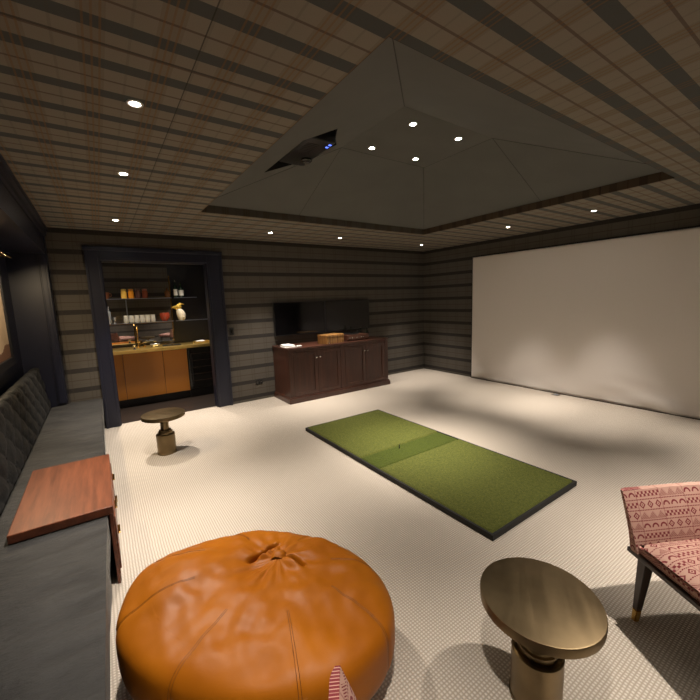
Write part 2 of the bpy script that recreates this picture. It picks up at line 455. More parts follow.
# ------------------------------------------------------------------ wall plates
t = thing('light_switch', 'black switch plate on plaid wall right of the navy doorway', 'switch', (1.70, BY, 1.18))
obj('plate', box(-.036, .036, -.008, 0, -.06, .06, .003), BLACK, t); obj('rocker', box(-.015, .015, -.013, -.008, -.03, .03, .002), DARKG, t)
t = thing('wall_outlet', 'black outlet low on plaid wall left of the cabinet', 'outlet', (2.09, BY, .30))
obj('plate', box(-.06, .06, -.008, 0, -.036, .036, .003), BLACK, t)
for s in (-1, 1): obj('socket', box(s * .028 - .016, s * .028 + .016, -.011, -.008, -.018, .018, .002), DARKG, t)

# ------------------------------------------------------------------ golf mat
MX0, MX1, MY0, MY1 = 1.98, 3.149, 1.304, 3.948
t = thing('golf_mat', 'green turf golf hitting mat in black rubber tray on carpet', 'golf mat', ((MX0 + MX1) / 2, (MY0 + MY1) / 2, 0))
w = (MX1 - MX0) / 2; l = (MY1 - MY0) / 2
bm = box(-w, w, -l, l, 0, .018, .004)
for a in ((-w, -w + .02, -l, l), (w - .02, w, -l, l), (-w + .02, w - .02, -l, -l + .02), (-w + .02, w - .02, l - .02, l)): add_box(bm, a[0], a[1], a[2], a[3], .016, .043, .003)
base = obj('rubber_tray', bm, RUBBER, t)
yc = (MY0 + MY1) / 2; s0, s1 = 2.51 - yc, 2.81 - yc
def pile(x0, x1, y0, y1, z, amp, name, mat, label=None):
    bm = bmesh.new(); nx = int((x1 - x0) / .0115); ny = int((y1 - y0) / .0115)
    g = [[bm.verts.new((x0 + (x1 - x0) * i / nx, y0 + (y1 - y0) * j / ny, z + (amp * random.random() if 0 < i < nx and 0 < j < ny else -.012))) for j in range(ny + 1)] for i in range(nx + 1)]
    for i in range(nx):
        for j in range(ny): bm.faces.new((g[i][j], g[i + 1][j], g[i + 1][j + 1], g[i][j + 1]))
    o = obj(name, bm, mat, t, True, angle=180)
    if label: o['label'] = label
    return o
pile(-w + .02, w - .02, -l + .02, s0, .046, .006, 'turf_panel', TURF)
pile(-w + .02, w - .02, s1, l - .02, .046, .006, 'turf_panel', TURF)
pile(-w + .02, w - .02, s0 + .003, s1 - .003, .042, .003, 'strike_strip', TURF2, 'darker green strike strip')
tee = obj('rubber_tee', lathe([(.009, .043), (.006, .05), (.005, .075), (.008, .082), (.004, .082), (0, .078)], 16, (2.46 - (MX0 + MX1) / 2, 2.74 - yc, 0)), RUBBER, t, True)

# ------------------------------------------------------------------ pedestal tables
TOPZ = .45
def pedestal(loc, label, rt):
    t = thing('pedestal_table', label, 'side table', loc, .6, 'round bronze pedestal tables')
    h = .042
    obj('tabletop', lathe([(0, TOPZ - h), (rt - .006, TOPZ - h), (rt - .001, TOPZ - h + .004), (rt, TOPZ - .006), (rt - .002, TOPZ - .001), (rt - .006, TOPZ), (0, TOPZ)], 96), BRONZE, t, True, angle=30)
    obj('neck', lathe([(.042, .268), (.042, TOPZ - h), (0, TOPZ - h)], 48), BRONZE, t, True)
    obj('collar', lathe([(0, .222), (.074, .222), (.074, .246), (.066, .250), (.062, .266), (.050, .268), (0, .268)], 56), BRONZE, t, True, angle=30)
    obj('base', lathe([(0, 0), (.098, 0), (.098, .012), (.094, .014), (.094, .216), (.088, .222), (.050, .222), (0, .222)], 64), BRONZE, t, True, angle=30)
    return t
pt = pedestal((1.29, .644, 0), 'large round bronze pedestal table beside the pink armchair', .2176)
dup(pt, (.468, 4.35, 0), 1.9, 'small looking round bronze pedestal table by the bar doorway', 'round bronze pedestal tables')

# ------------------------------------------------------------------ bean bag
BX, BYY = .438, 1.44
t = thing('bean_bag', 'large tan orange leather bean bag on carpet beside the bench', 'bean bag', (BX, BYY, 0))
RA, RB, ROT, HB, ZM, Q0, Q1 = .605, .420, -.789, .398, .222, .42, .75
PX, PY = .15, .09                                       # where the crown gathers
NSEAM = 8; PH0 = math.radians(-103)
DENTS = [(.108, .170, .10, .070, .0105, .080), (.212, .015, -1.2, .042, .011, .075)]   # x, y, angle, half length, half width, depth
def bag_point(phi, s):
    """phi: direction, s: 0 bottom centre .. 1 crown"""
    tt = (s - .5) * PI
    c = max(0, math.cos(tt)); sn = abs(math.sin(tt))
    if tt > 0: r = c ** Q0; z = ZM + (HB - ZM) * sn ** Q0
    else: r = c ** Q1; z = ZM - ZM * sn ** Q1
    k = ((phi - PH0) / (2 * PI) * NSEAM) % 1; e = min(k, 1 - k)
    r *= 1 - .010 * math.exp(-(e / .035) ** 2) * min(1, c * 2)
    r *= 1 + .016 * noise.noise((math.cos(phi) * 1.6, math.sin(phi) * 1.6, s * 2.2))
    r *= 1 + .060 * math.exp(-((((phi - 2.15 + PI) % (2 * PI)) - PI) / .36) ** 2) * min(1, c * 3)
    a = RA * r * math.cos(phi - ROT); b = RB * r * math.sin(phi - ROT)
    x = a * math.cos(ROT) - b * math.sin(ROT); y = a * math.sin(ROT) + b * math.cos(ROT)
    if tt > 0: x += PX * max(0, 1 - r); y += PY * max(0, 1 - r)
    up = max(0, min(1, (s - .60) / .2)); up = up * up * (3 - 2 * up)
    d = math.hypot(x - PX, y - PY); an = math.atan2(y - PY, x - PX)
    g = math.exp(-(d / .26) ** 2)
    wr = noise.noise((math.cos(an) * 2.2, math.sin(an) * 2.2, 3 + d * 5)) + .6 * noise.noise((math.cos(an) * 5, math.sin(an) * 5, d * 9))
    z += up * (.015 * wr * g * min(1, d / .10) - .006 * math.exp(-(d / .12) ** 2) + .006 * math.exp(-((d - .24) / .12) ** 2))
    z += up * (.016 * noise.noise((x * 6, y * 6, 1.7)) + .008 * noise.noise((x * 15, y * 15, 4.1)))
    z += up * .050 * math.exp(-((x + .24) ** 2 + (y - .24) ** 2) / .15 ** 2)
    if up:
        for dx, dy, ag, hl, hw, dp in DENTS:
            px, py = x - dx, y - dy; aa = px * math.cos(ag) + py * math.sin(ag); bb = -px * math.sin(ag) + py * math.cos(ag)
            z -= up * dp * math.exp(-(aa / hl) ** 4 - (bb / hw) ** 2)
            z += up * .016 * math.exp(-(aa / (hl * 1.2)) ** 2 - ((bb + hw * 2.6) / (hw * 1.8)) ** 2)
    return Vector((x, y, max(z, 0)))
bm = bmesh.new(); NP = 320
SV = {j / 200 for j in range(1, 192)} | {.5 + math.acos((k / 110) ** (1 / Q0)) / PI for k in range(1, 108)}
SV = sorted(SV)
rows = [[bm.verts.new(bag_point(2 * PI * i / NP, v)) for i in range(NP)] for v in SV]
b0 = bm.verts.new((0, 0, 0)); b1 = bm.verts.new(bag_point(0, 1.0))
for a, b in zip(rows, rows[1:]):
    for i in range(NP): bm.faces.new((a[i], a[(i + 1) % NP], b[(i + 1) % NP], b[i]))
for i in range(NP):
    bm.faces.new((b0, rows[0][(i + 1) % NP], rows[0][i])); bm.faces.new((b1, rows[-1][i], rows[-1][(i + 1) % NP]))
body = obj('bag_body', bm, LEATHER, t, True, angle=180)
STITCH = flat('dark tan stitching', (.13, .042, .006), .5)
for k in range(NSEAM):
    ph = PH0 + 2 * PI * k / NSEAM
    bm = bmesh.new()
    for dp in (-.010, .010): add_tube(bm, [bag_point(ph + dp, s / 120) for s in range(20, 112)], .0011, 5)
    obj('seam', bm, STITCH, body)
# carrying loop between the two slits
bm = bmesh.new(); prev = None
ax = Vector((.72, -.69, 0)); side = Vector((.69, .72, 0)) * .026
zt = HB + .006
for q in range(17):
    f = q / 16; p = Vector((.155, .096, zt)) + ax * (.085 * (f - .5)) + Vector((0, 0, .016 * math.sin(f * PI) - .03 * (2 * f - 1) ** 6))
    ring = [bm.verts.new(p + side * a + Vector((0, 0, b - .008 * a * a))) for a, b in ((-1, 0), (-.5, .005), (0, .007), (.5, .005), (1, 0), (0, -.005))]
    if prev:
        for i in range(6): bm.faces.new((prev[i], prev[(i + 1) % 6], ring[(i + 1) % 6], ring[i]))
    else: bm.faces.new(ring)
    prev = ring
bm.faces.new(prev)
obj('carry_handle', bm, LEATHER, t, True, angle=70)

# ------------------------------------------------------------------ bench along the left wall
YB = -.50
t = thing('banquette_bench', 'long charcoal velvet banquette bench with tufted back along left wall', 'bench', (0, 0, 0))
BEVY = 5.745
bm = bmesh.new(); add_prism(bm, [(-.745, YB), (-.130, YB), (-.130, 1.9), (-.105, 2.3), (-.105, BEVY), (-.43, BEVY), (-.43, NY - .03), (-.745, NY - .03)], 0, .30)
obj('base', bm, VELVET, t)
bm = bmesh.new(); add_prism(bm, [(-.60, YB), (-.108, YB), (-.106, 1.3), (-.092, 2.0), (-.078, 2.45), (-.078, BEVY), (-.428, BEVY), (-.428, NY - .03), (-.60, NY - .03)], .302, .435, .022, 4)
obj('seat_cushion', bm, VELVET, t, True)
# tufted backrest
bm = bmesh.new(); y0, y1 = YB, NY - .03; NYg = 700; prof = []
for k in range(41):
    f = k / 40
    prof.append((-.600 - .055 * f, .432 + .455 * f))
for k in range(1, 13):
    a = PI * k / 12 / 1.0
    prof.append((-.655 - .045 + .045 * math.cos(a), .887 + .052 * math.sin(a)))
SPC = .145
arc = [0]
for p, q in zip(prof, prof[1:]): arc.append(arc[-1] + math.hypot(q[0] - p[0], q[1] - p[1]))
g = []
for i in range(NYg + 1):
    y = y0 + (y1 - y0) * i / NYg; col = []
    for k, (x, z) in enumerate(prof):
        u = y / SPC; v = (arc[k] - .06) / (SPC * .8)
        da = abs(math.sin(PI * (u + v) / 1.0 * .5 * 2 / 2)) ; db = abs(math.sin(PI * (u - v) / 2))
        d = .026 * (min(da, 1) * min(db, 1)) ** .45 - .013
        fade = min(1, max(0, (arc[-1] - arc[k]) / .10)) * min(1, (arc[k] + .02) / .05)
        col.append(bm.verts.new((x + d * fade, y, z + .1 * d * fade)))
    g.append(col)
for i in range(NYg):
    for k in range(len(prof) - 1): bm.faces.new((g[i][k], g[i + 1][k], g[i + 1][k + 1], g[i][k + 1]))
# back and ends
bk = [(bm.verts.new((-.748, y0 + (y1 - y0) * i / NYg, .432)), bm.verts.new((-.748, y0 + (y1 - y0) * i / NYg, .93))) for i in (0, NYg)]
bm.faces.new([*g[0], bk[0][1], bk[0][0]]); bm.faces.new([*g[-1], bk[1][1], bk[1][0]])
back = obj('backrest', bm, VELVETB, t, True, angle=60)
proto_b = None
for row in range(4):
    v = row; az = .06 + v * SPC * .8
    for n in range(-2, 40):
        u = n if row % 2 == 0 else n + 1
        u = 2 * n + (row % 2)
        y = u * SPC
        if y < 2.5 or y > NY - .06 or az > arc[40] - .03: continue
        f = min(1, az / arc[40]); px = -.600 - .055 * f; pz = .432 + .455 * f
        if proto_b is None:
            bmx = lathe([(0, 0), (.014, .001), (.012, .008), (.005, .012), (0, .012)], 16)
            proto_b = obj('button', bmx, VELVETB, back, True); o = proto_b
        else:
            o = proto_b.copy(); COL.objects.link(o); o.parent = back
        o.location = (px - .013, y, pz); o.rotation_euler = (0, PI / 2 - .1, 0)

# wooden bridge table over the bench
t = thing('bridge_table', 'reddish walnut bridge table with drawers sitting over the bench', 'table', (-.28, 2.845, 0))
obj('tabletop', box(-.222, .232, -.455, .455, .440, .489, .005), WALNUT, t)
bm = box(.207, .226, -.45, .45, .06, .439, .002); add_box(bm, .207, .222, -.45, .45, .0, .062, .002)
front = obj('front_panel', bm, WALNUT, t)
for y0, y1 in ((-.44, -.003), (.003, .445)):
    for z0, z1 in ((.255, .415), (.085, .245)):
        d_ = obj('drawer', box(.226, .236, y0, y1, z0, z1, .003), WALNUT, t)
        yc_ = (y0 + y1) / 2
        bmx = box(.236, .250, yc_ - .05, yc_ + .05, z1 - .035, z1 - .025, .003); obj('pull', bmx, BRASS, d_)

# ------------------------------------------------------------------ picture and its light in the niche
t = thing('framed_picture', 'dark framed beige picture hanging above the bench', 'picture', (NX, 4.45, 1.56))
hw, hh, fw = .66, .50, .085
bm = bmesh.new()
for a in ((-hw, hw, -hh, -hh + fw), (-hw, hw, hh - fw, hh), (-hw, -hw + fw, -hh + fw, hh - fw), (hw - fw, hw, -hh + fw, hh - fw)): add_box(bm, .0, .032, a[0], a[1], a[2], a[3], .006)
obj('frame', bm, flat('black stained frame', (.010, .010, .012), .4), t)
M = M_('beige abstract canvas', rough=.8); x, y, z = M.xyz(); n = M.noise(3, 4)
c = M.ramp(n, [(.3, (.42, .30, .19)), (.7, (.60, .47, .33))]); c = M.mix((z + n * .25).lt(-.18), c, (.16, .07, .035)); M.set('Base Color', c)
obj('canvas', box(.002, .014, -hw + fw, hw - fw, -hh + fw, hh - fw), M.m, t)
t = thing('picture_light', 'brass picture light above the framed picture in niche', 'picture light', (NX, 4.45, 2.13))
obj('wall_plate', box(0, .012, -.06, .06, -.03, .03, .003), BRASS, t)
obj('arm', tube([(.01, 0, 0), (.06, 0, .03), (.12, 0, .025), (.145, 0, -.0)], .007, 10), BRASS, t, True)
bm = bmesh.new(); n_ = 16
for yy in (-.30, .30):
    pass
ra = [[bm.verts.new((.145 + r * math.cos(PI * k / n_), yy, -.02 + r * math.sin(PI * k / n_))) for k in range(n_ + 1)] for yy in (-.30, .30) for r in (.028,)]
rb = [[bm.verts.new((.145 + .024 * math.cos(PI * k / n_), yy, -.02 + .024 * math.sin(PI * k / n_))) for k in range(n_ + 1)] for yy in (-.30, .30)]
for k in range(n_):
    bm.faces.new((ra[0][k], ra[0][k + 1], ra[1][k + 1], ra[1][k])); bm.faces.new((rb[0][k], rb[0][k + 1], rb[1][k + 1], rb[1][k]))
    for q in (0, 1): bm.faces.new((ra[q][k], ra[q][k + 1], rb[q][k + 1], rb[q][k]))
for k in (0, n_): bm.faces.new((ra[0][k], ra[1][k], rb[1][k], rb[0][k]))
obj('shade', bm, BRASS, t, True)
o = add_light('picture_light_lamp', 'AREA', (NX + .145, 4.45, 2.105), 14, (1, .78, .5), shape='RECTANGLE', size=.03, size_y=.5); o.rotation_euler = (0, -.35, 0)

# ------------------------------------------------------------------ cabinet
CX0, CX1, CY0, CY1 = 2.365, 4.385, 5.165, 5.775
t = thing('sideboard_cabinet', 'dark brown wooden cabinet with four doors against the back wall', 'cabinet', ((CX0 + CX1) / 2, (CY0 + CY1) / 2, 0))
w = (CX1 - CX0) / 2; dpt = (CY1 - CY0) / 2; f0 = -dpt
bm = box(-w, w, f0 + .02, dpt, .095, .862)
obj('carcass', bm, MAHOG, t)
bm = bmesh.new()
edges = [-w, -w + .075, -.045, .045, w - .075, w]
for a, b in ((edges[0], edges[1]), (edges[2], edges[3]), (edges[4], edges[5])): add_box(bm, a, b, f0, f0 + .03, .095, .862, .002)
add_box(bm, edges[1], edges[2], f0 + .004, f0 + .03, .82, .862); add_box(bm, edges[3], edges[4], f0 + .004, f0 + .03, .82, .862)
obj('face_frame', bm, MAHOG, t)
bm = box(-w - .028, w + .028, f0 - .028, dpt, 0, .075, .003); add_box(bm, -w - .016, w + .016, f0 - .016, dpt, .075, .095, .006)
obj('plinth', bm, MAHOGX, t)
obj('top', box(-w - .014, w + .014, f0 - .018, dpt, .862, .885, .004), MAHOGX, t)
for side in (0, 1):
    a, b = (edges[1], edges[2]) if side == 0 else (edges[3], edges[4])
    m = (a + b) / 2
    for q, (p0, p1) in enumerate(((a + .003, m - .0015), (m + .0015, b - .003))):
        bm = bmesh.new(); st = .062; z0, z1 = .10, .817
        for r in ((p0, p0 + st, z0, z1), (p1 - st, p1, z0, z1), (p0 + st, p1 - st, z0, z0 + st), (p0 + st, p1 - st, z1 - st, z1)): add_box(bm, r[0], r[1], f0 + .001, f0 + .024, r[2], r[3], .003)
        add_box(bm, p0 + st - .002, p1 - st + .002, f0 + .013, f0 + .02, z0 + st - .002, z1 - st + .002)
        d_ = obj('door', bm, MAHOG, t)
        kx = p1 - st / 2 if q == 0 else p0 + st / 2
        bmk = lathe([(0, 0), (.006, 0), (.006, .012), (.014, .018), (.015, .026), (.009, .031), (0, .032)], 20)
        bmesh.ops.rotate(bmk, verts=bmk.verts, cent=(0, 0, 0), matrix=Matrix.Rotation(PI / 2, 3, 'X'))
        k_ = obj('knob', bmk, CHROME, d_, True, loc=(kx, f0 + .001, .705))

# televisions on the wall
def tv(x0, x1, label):
    t = thing('television', label, 'television', ((x0 + x1) / 2, BY, 1.32), 0, None)
    w = (x1 - x0) / 2
    obj('housing', box(-w, w, -.062, -.02, -.285, .285, .006), BLACK, t)
    bm = bmesh.new()
    for a in ((-w, w, -.285, -.268), (-w, w, .275, .285), (-w, -w + .010, -.268, .275), (w - .010, w, -.268, .275)): add_box(bm, a[0], a[1], -.068, -.06, a[2], a[3], .001)
    obj('bezel', bm, BLACK, t)
    obj('screen', box(-w + .010, w - .010, -.065, -.060, -.268, .275), TVG, t)
    obj('wall_bracket', box(-.2, .2, -.02, 0, -.15, .15), RUBBER, t)
tv(2.405, 3.385, 'left black television mounted on plaid wall above the cabinet')
tv(3.395, 4.40, 'right black television mounted on plaid wall above the record player')

CT = .885
# folded towel and small things on the cabinet
t = thing('folded_towel', 'folded white towel lying on the left end of cabinet top', 'towel', (2.447, 5.345, CT), -.08)
def soft_slab(w, d, z0, z1, seed):
    bm = bmesh.new(); add_box(bm, -w, w, -d, d, z0, z1, (z1 - z0) * .45, 3)
    bmesh.ops.subdivide_edges(bm, edges=bm.edges[:], cuts=2, use_grid_fill=True)
    for v in bm.verts:
        if v.co.z > z0 + .004: v.co.z += .006 * noise.noise((v.co.x * 14 + seed, v.co.y * 14, 2))
    return bm
obj('lower_fold', soft_slab(.085, .14, 0, .022, 1), PAPER, t, True, angle=60)
obj('upper_fold', soft_slab(.078, .13, .023, .045, 9), PAPER, t, True, angle=60)
t = thing('golf_ball_sleeve', 'small white block beside the folded towel on cabinet', 'block', (2.59, 5.24, CT), .3)
t['label'] = 'small white block beside the folded towel on cabinet'
obj('block_body', box(-.05, .05, -.022, .022, 0, .026, .006, 3), PAPER, t, True)
t.name = 'white_block'
t = thing('wire_stand', 'thin black wire stand at the left rear of cabinet top', 'stand', (2.40, 5.60, CT))
obj('foot', lathe([(0, 0), (.035, 0), (.033, .006), (0, .008)], 24), BLACK, t, True)
obj('wire_loop', tube([(0, 0, .006), (0, 0, .05), (-.03, -.01, .075), (-.02, -.02, .10), (.02, -.02, .10), (.03, -.01, .075), (.005, 0, .05)], .004, 8), BLACK, t, True)
t = thing('burl_box', 'honey coloured burl wood box on the cabinet top', 'box', (3.24, 5.315, CT), .17)
obj('box_body', box(-.19, .19, -.125, .125, 0, .115, .005), BURL, t)
obj('lid', box(-.193, .193, -.128, .128, .117, .15, .005), BURL, t)
obj('clasp', box(-.165, -.145, -.138, -.128, .01, .03, .002), CHROME, t)
t = thing('record_player', 'brown record player with dark platter on the cabinet right end', 'record player', (3.79, 5.43, CT), .0)
w = .235
obj('plinth', box(-w, w, -.165, .165, .012, .105, .006), wood('brown veneer', (.06, .022, .012), (.13, .05, .028), 1.2, .35, 0), t)
obj('platter', lathe([(0, .107), (.145, .107), (.148, .112), (.148, .122), (.144, .125), (0, .125)], 56, (-.05, .0, 0)), BLACK, t, True)
obj('record', lathe([(0, .126), (.14, .126), (.14, .1285), (.02, .1285), (0, .1285)], 56, (-.05, .0, 0)), flat('black vinyl', (.006, .006, .006), .25), t, True)
obj('tonearm', tube([(.19, .11, .112), (.19, .11, .15), (.185, .0, .150), (.15, -.10, .142), (.10, -.12, .135)], .0055, 8), CHROME, t, True)
obj('tonearm_base', lathe([(0, .105), (.028, .105), (.026, .14), (0, .142)], 24, (.19, .11, 0)), BLACK, t, True)
for kx in (-.19, -.14, -.04, .06, .10):
    bmk = lathe([(0, 0), (.011, 0), (.010, .012), (0, .013)], 16); bmesh.ops.rotate(bmk, verts=bmk.verts, cent=(0, 0, 0), matrix=Matrix.Rotation(PI / 2, 3, 'X'))
    obj('control_knob', bmk, CHROME, t, True, loc=(kx, -.165, .055))
for sx in (-1, 1):
    for sy in (-1, 1): obj('foot', lathe([(0, 0), (.018, 0), (.018, .012), (0, .012)], 16, (sx * .2, sy * .13, 0)), RUBBER, t)
def bottle(name, loc, r, h, mat, label, cap, lab=None, group=None):
    t = thing(name, label, 'bottle', loc, 0, group)
    obj('glass_body', lathe([(0, 0), (r * .9, 0), (r, .008), (r, h * .58), (r * .85, h * .66), (r * .36, h * .74), (r * .32, h * .93), (r * .38, h * .94), (r * .38, h * .955), (0, h * .955)], 28), mat, t, True)
    obj('stopper', lathe([(0, h * .955), (r * .42, h * .955), (r * .42, h), (0, h)], 20), cap, t, True)
    if lab: obj('paper_label', lathe([(r + .0008, h * .12), (r + .0012, h * .14), (r + .0012, h * .46), (r + .0008, h * .48)], 28, cap=False), lab, t, True)
    return t
DKB = flat('dark bottle glass', (.010, .014, .010), .08)
bottle('dark_bottle', (4.06, 5.36, CT), .026, .215, DKB, 'taller dark bottle at the right end of cabinet', BLACK)
bottle('dark_bottle', (4.06, 5.56, CT), .028, .20, DKB, 'dark bottle behind the record player, farther back on cabinet', BLACK)

# ------------------------------------------------------------------ armchairs
def uvquad(bm, fn):
    uvl = bm.loops.layers.uv.verify()
    for f in bm.faces:
        for lp in f.loops: lp[uvl].uv = fn(lp.vert.co, f)
def boxuv(co, f):
    n = f.normal; a = [abs(c) for c in n]
    if a[2] >= max(a[0], a[1]): return (co.x, co.y)
    if a[1] >= a[0]: return (co.x, co.z)
    return (co.y, co.z)
WC, DC = .31, .30
def armchair(loc, rz, label):
    t = thing('armchair', label, 'armchair', loc, rz, 'pink patterned armchairs')
    # wood rail
    bm = bmesh.new(); add_prism(bm, [(-WC, DC), (-WC - .015, -DC), (WC + .015, -DC), (WC, DC)], .355, .378, .004)
    obj('wood_rail', bm, DLEG, t)
    bm = bmesh.new(); add_prism(bm, [(-WC + .012, DC - .012), (-WC - .003, -DC + .01), (WC + .003, -DC + .01), (WC - .012, DC - .012)], .379, .412, .006)
    bm.normal_update(); uvquad(bm, boxuv); obj('seat_base', bm, PINK, t)
    # cushion, domed
    bm = bmesh.new(); N = 26; g = []
    def edge(a): return 1 - abs(a) ** 6
    x0, y0, y1 = WC + .012, -DC - .015, DC - .075
    top = []; bot = []
    for i in range(N + 1):
        rt, rb = [], []
        for j in range(N + 1):
            a, b = -1 + 2 * i / N, -1 + 2 * j / N
            x = a * (x0 - .012 * b * .5); y = (y0 + y1) / 2 + b * (y1 - y0) / 2
            q = max(0, (1 - a ** 8)) ** .5 * max(0, (1 - b ** 8)) ** .5
            z = .436 + q * (.030 + .018 * (1 - a * a) * (1 - b * b))
            rt.append(bm.verts.new((x, y, z)))
            rb.append(bm.verts.new((x * .995, y, .436 - q * .022)) if 0 < i < N and 0 < j < N else rt[-1])
        top.append(rt); bot.append(rb)
    for i in range(N):
        for j in range(N):
            bm.faces.new((top[i][j], top[i + 1][j], top[i + 1][j + 1], top[i][j + 1]))
            try: bm.faces.new((bot[i][j], bot[i][j + 1], bot[i + 1][j + 1], bot[i + 1][j]))
            except ValueError: pass
    uvquad(bm, lambda co, f: (co.x, co.y)); obj('seat_cushion', bm, PINK, t, True, angle=60)
    # low reclined back, slightly curved in plan, with raised middle
    bm = bmesh.new(); NU, NV = 40, 14; layers = []
    for side in (0, 1):
        g = []
        for i in range(NU + 1):
            a = -1 + 2 * i / NU; col = []
            for j in range(NV + 1):
                v = j / NV
                ztop = .640 + .006 * a * a
                z = .372 + (ztop - .372) * v
                rec = .095 * v ** 1.2
                y = DC - .060 + rec + .014 * (1 - a * a) 
                th = .068 - .042 * v; 
                if abs(a) > .93: th *= max(.5, 1 - (abs(a) - .93) / .07 * .5)
                x = a * (WC + .012 * v)
                if side: y += th; 
                else: y -= .012 * (1 - (2 * v - 1) ** 2) * (1 - a ** 4)
                col.append(bm.verts.new((x, y, z)))
            g.append(col)
        layers.append(g)
    F, K = layers
    for i in range(NU):
        for j in range(NV):
            bm.faces.new((F[i][j], F[i + 1][j], F[i + 1][j + 1], F[i][j + 1])); bm.faces.new((K[i][j], K[i][j + 1], K[i + 1][j + 1], K[i + 1][j]))
        bm.faces.new((F[i][0], K[i][0], K[i + 1][0], F[i + 1][0])); bm.faces.new((F[i][NV], F[i + 1][NV], K[i + 1][NV], K[i][NV]))
    for j in range(NV):
        bm.faces.new((F[0][j], F[0][j + 1], K[0][j + 1], K[0][j])); bm.faces.new((F[NU][j], K[NU][j], K[NU][j + 1], F[NU][j + 1]))
    bm.normal_update(); uvquad(bm, lambda co, f: (co.y * 1.3 + .02, co.z + .012) if abs(f.normal.x) > .8 else (co.x, co.z)); obj('backrest', bm, PINK, t, True, angle=50)
    for sx in (-1, 1):
        for yy, sp in ((DC - .055, .02), (-DC + .05, -.02)):
            def ring(bm_, zs):
                for (z0, r0), (z1, r1) in zip(zs, zs[1:]):
                    pass
            def leg(bm_, z_lo, z_hi):
                n = 4; rings = []
                for z in (z_lo, z_hi):
                    f = z / .355; r = .0115 + .013 * f; cx = sx * (WC - .055 + .015 * (1 - f)); cy = yy + sp * (1 - f)
                    rings.append([bm_.verts.new((cx + a * r, cy + b * r, z)) for a, b in ((-1, -1), (1, -1), (1, 1), (-1, 1))])
                A_, B_ = rings
                for i in range(4): bm_.faces.new((A_[i], A_[(i + 1) % 4], B_[(i + 1) % 4], B_[i]))
                bm_.faces.new(A_); bm_.faces.new(B_)
                bmesh.ops.bevel(bm_, geom=bm_.edges[:], offset=.003, segments=2, affect='EDGES')
                return bm_
            lg = obj('leg', leg(bmesh.new(), .065, .355), DLEG, t)
            obj('brass_ferrule', leg(bmesh.new(), 0, .0655), BRASS, lg)
    return t
ac = armchair((2.117, .177, 0), math.radians(-30), 'pink patterned armchair with dark legs at the right beside bronze table')
dup(ac, (.560, .283, 0), math.radians(60), 'pink patterned armchair whose back corner shows in front of the bean bag', 'pink patterned armchairs')

# ------------------------------------------------------------------ bar
BF = 6.75
t = thing('bar_cabinet', 'amber fronted bar base cabinet under the brass worktop', 'cabinet', (0, BF, 0))
obj('carcass', box(-.195, 1.19, .022, .575, .13, .885), MAHOG, t)
obj('toe_kick', box(-.195, 1.19, .05, .57, 0, .13), BLACK, t)
for a, b in ((-.195, .235), (.241, .807), (.813, 1.187)):
    d_ = obj('door', box(a, b, 0, .02, .135, .88, .003), ORANGE, t)
    obj('edge_pull', box((a + b) / 2 - .06, (a + b) / 2 + .06, -.012, 0, .865, .878, .002), BRASS, d_)
t = thing('wine_fridge', 'dark glass fronted wine fridge at the right end of bar', 'fridge', (1.49, BF, 0))
obj('cabinet_body', box(-.295, .285, .03, .57, .0, .885), BLACK, t)
d_ = obj('glass_door', box(-.29, .28, .0, .028, .135, .88, .004), DARKG, t)
obj('door_handle', tube([(-.24, -.03, .25), (-.24, -.03, .78)], .008, 10), BLACK, d_)
for zz in (.28, .40, .52, .64, .76): obj('shelf_front', box(-.25, .25, -.002, .0, zz, zz + .012), DLEG, d_)
t = thing('bar_worktop', 'brass bar worktop running across the bar cabinets', 'worktop', (0, BF, 0))
obj('slab', box(-.198, 1.778, -.045, .578, .886, .93, .004), GOLDTOP, t)
obj('front_nosing', box(-.198, 1.778, -.055, -.0455, .880, .928, .003), GOLDTOP, t)
t = thing('bar_mirror', 'low mirror panel behind the bar tap, reflecting the room', 'mirror', (.45, 7.33, 1.17))
obj('mirror_glass', box(-.645, .635, -.010, -.004, -.19, .15), MIRROR, t)
t.rotation_euler = (.011, 0, 0)
bm = box(-.648, .64, -.016, -.002, .15, .162); add_box(bm, .635, .645, -.016, -.002, -.19, .162)
obj('mirror_edge', bm, BRASS, t)
t = thing('bar_tap', 'brass swan neck tap standing on the bar worktop', 'tap', (.50, 7.10, .93))
obj('base', lathe([(0, 0), (.030, 0), (.030, .01), (.018, .02), (.016, .06), (0, .06)], 28), BRASS, t, True)
obj('spout', tube([(0, 0, .05), (0, 0, .30), (.0, -.02, .345), (.0, -.06, .36), (.0, -.10, .345), (.0, -.115, .31)], .012, 12), BRASS, t, True)
obj('lever', tube([(.015, 0, .045), (.06, 0, .06), (.085, 0, .075)], .007, 10), BRASS, t, True)
obj('soap_knob', lathe([(0, 0), (.022, 0), (.025, .02), (.016, .05), (0, .055)], 24, (.085, -.05, 0)), BRASS, t, True)
def shelf(x0, x1, z, label, posts):
    t = thing('glass_shelf', label, 'shelf', ((x0 + x1) / 2, 7.20, z), 0)
    w = (x1 - x0) / 2
    obj('glass_pane', box(-w, w, -.12, .12, -.010, 0), GLASS, t)
    obj('front_rail', box(-w, w, -.124, -.120, -.011, .0), STEEL, t)
    for px in posts: obj('bracket', box(px - w - x0 - .006, px - w - x0 + .006, -.10, .128, -.022, -.011), BRASS, t)
shelf(-.19, 1.08, 1.755, 'upper glass shelf holding the amber jars', (.1, .95))
shelf(-.19, 1.08, 1.35, 'lower glass shelf holding the row of tumblers', (.1, .95))
shelf(1.12, 1.50, 1.755, 'short upper glass shelf with bottles at the right', (1.2,))
shelf(1.12, 1.76, 1.35, 'lower glass shelf under the white cockatoo jug', (1.2, 1.7))
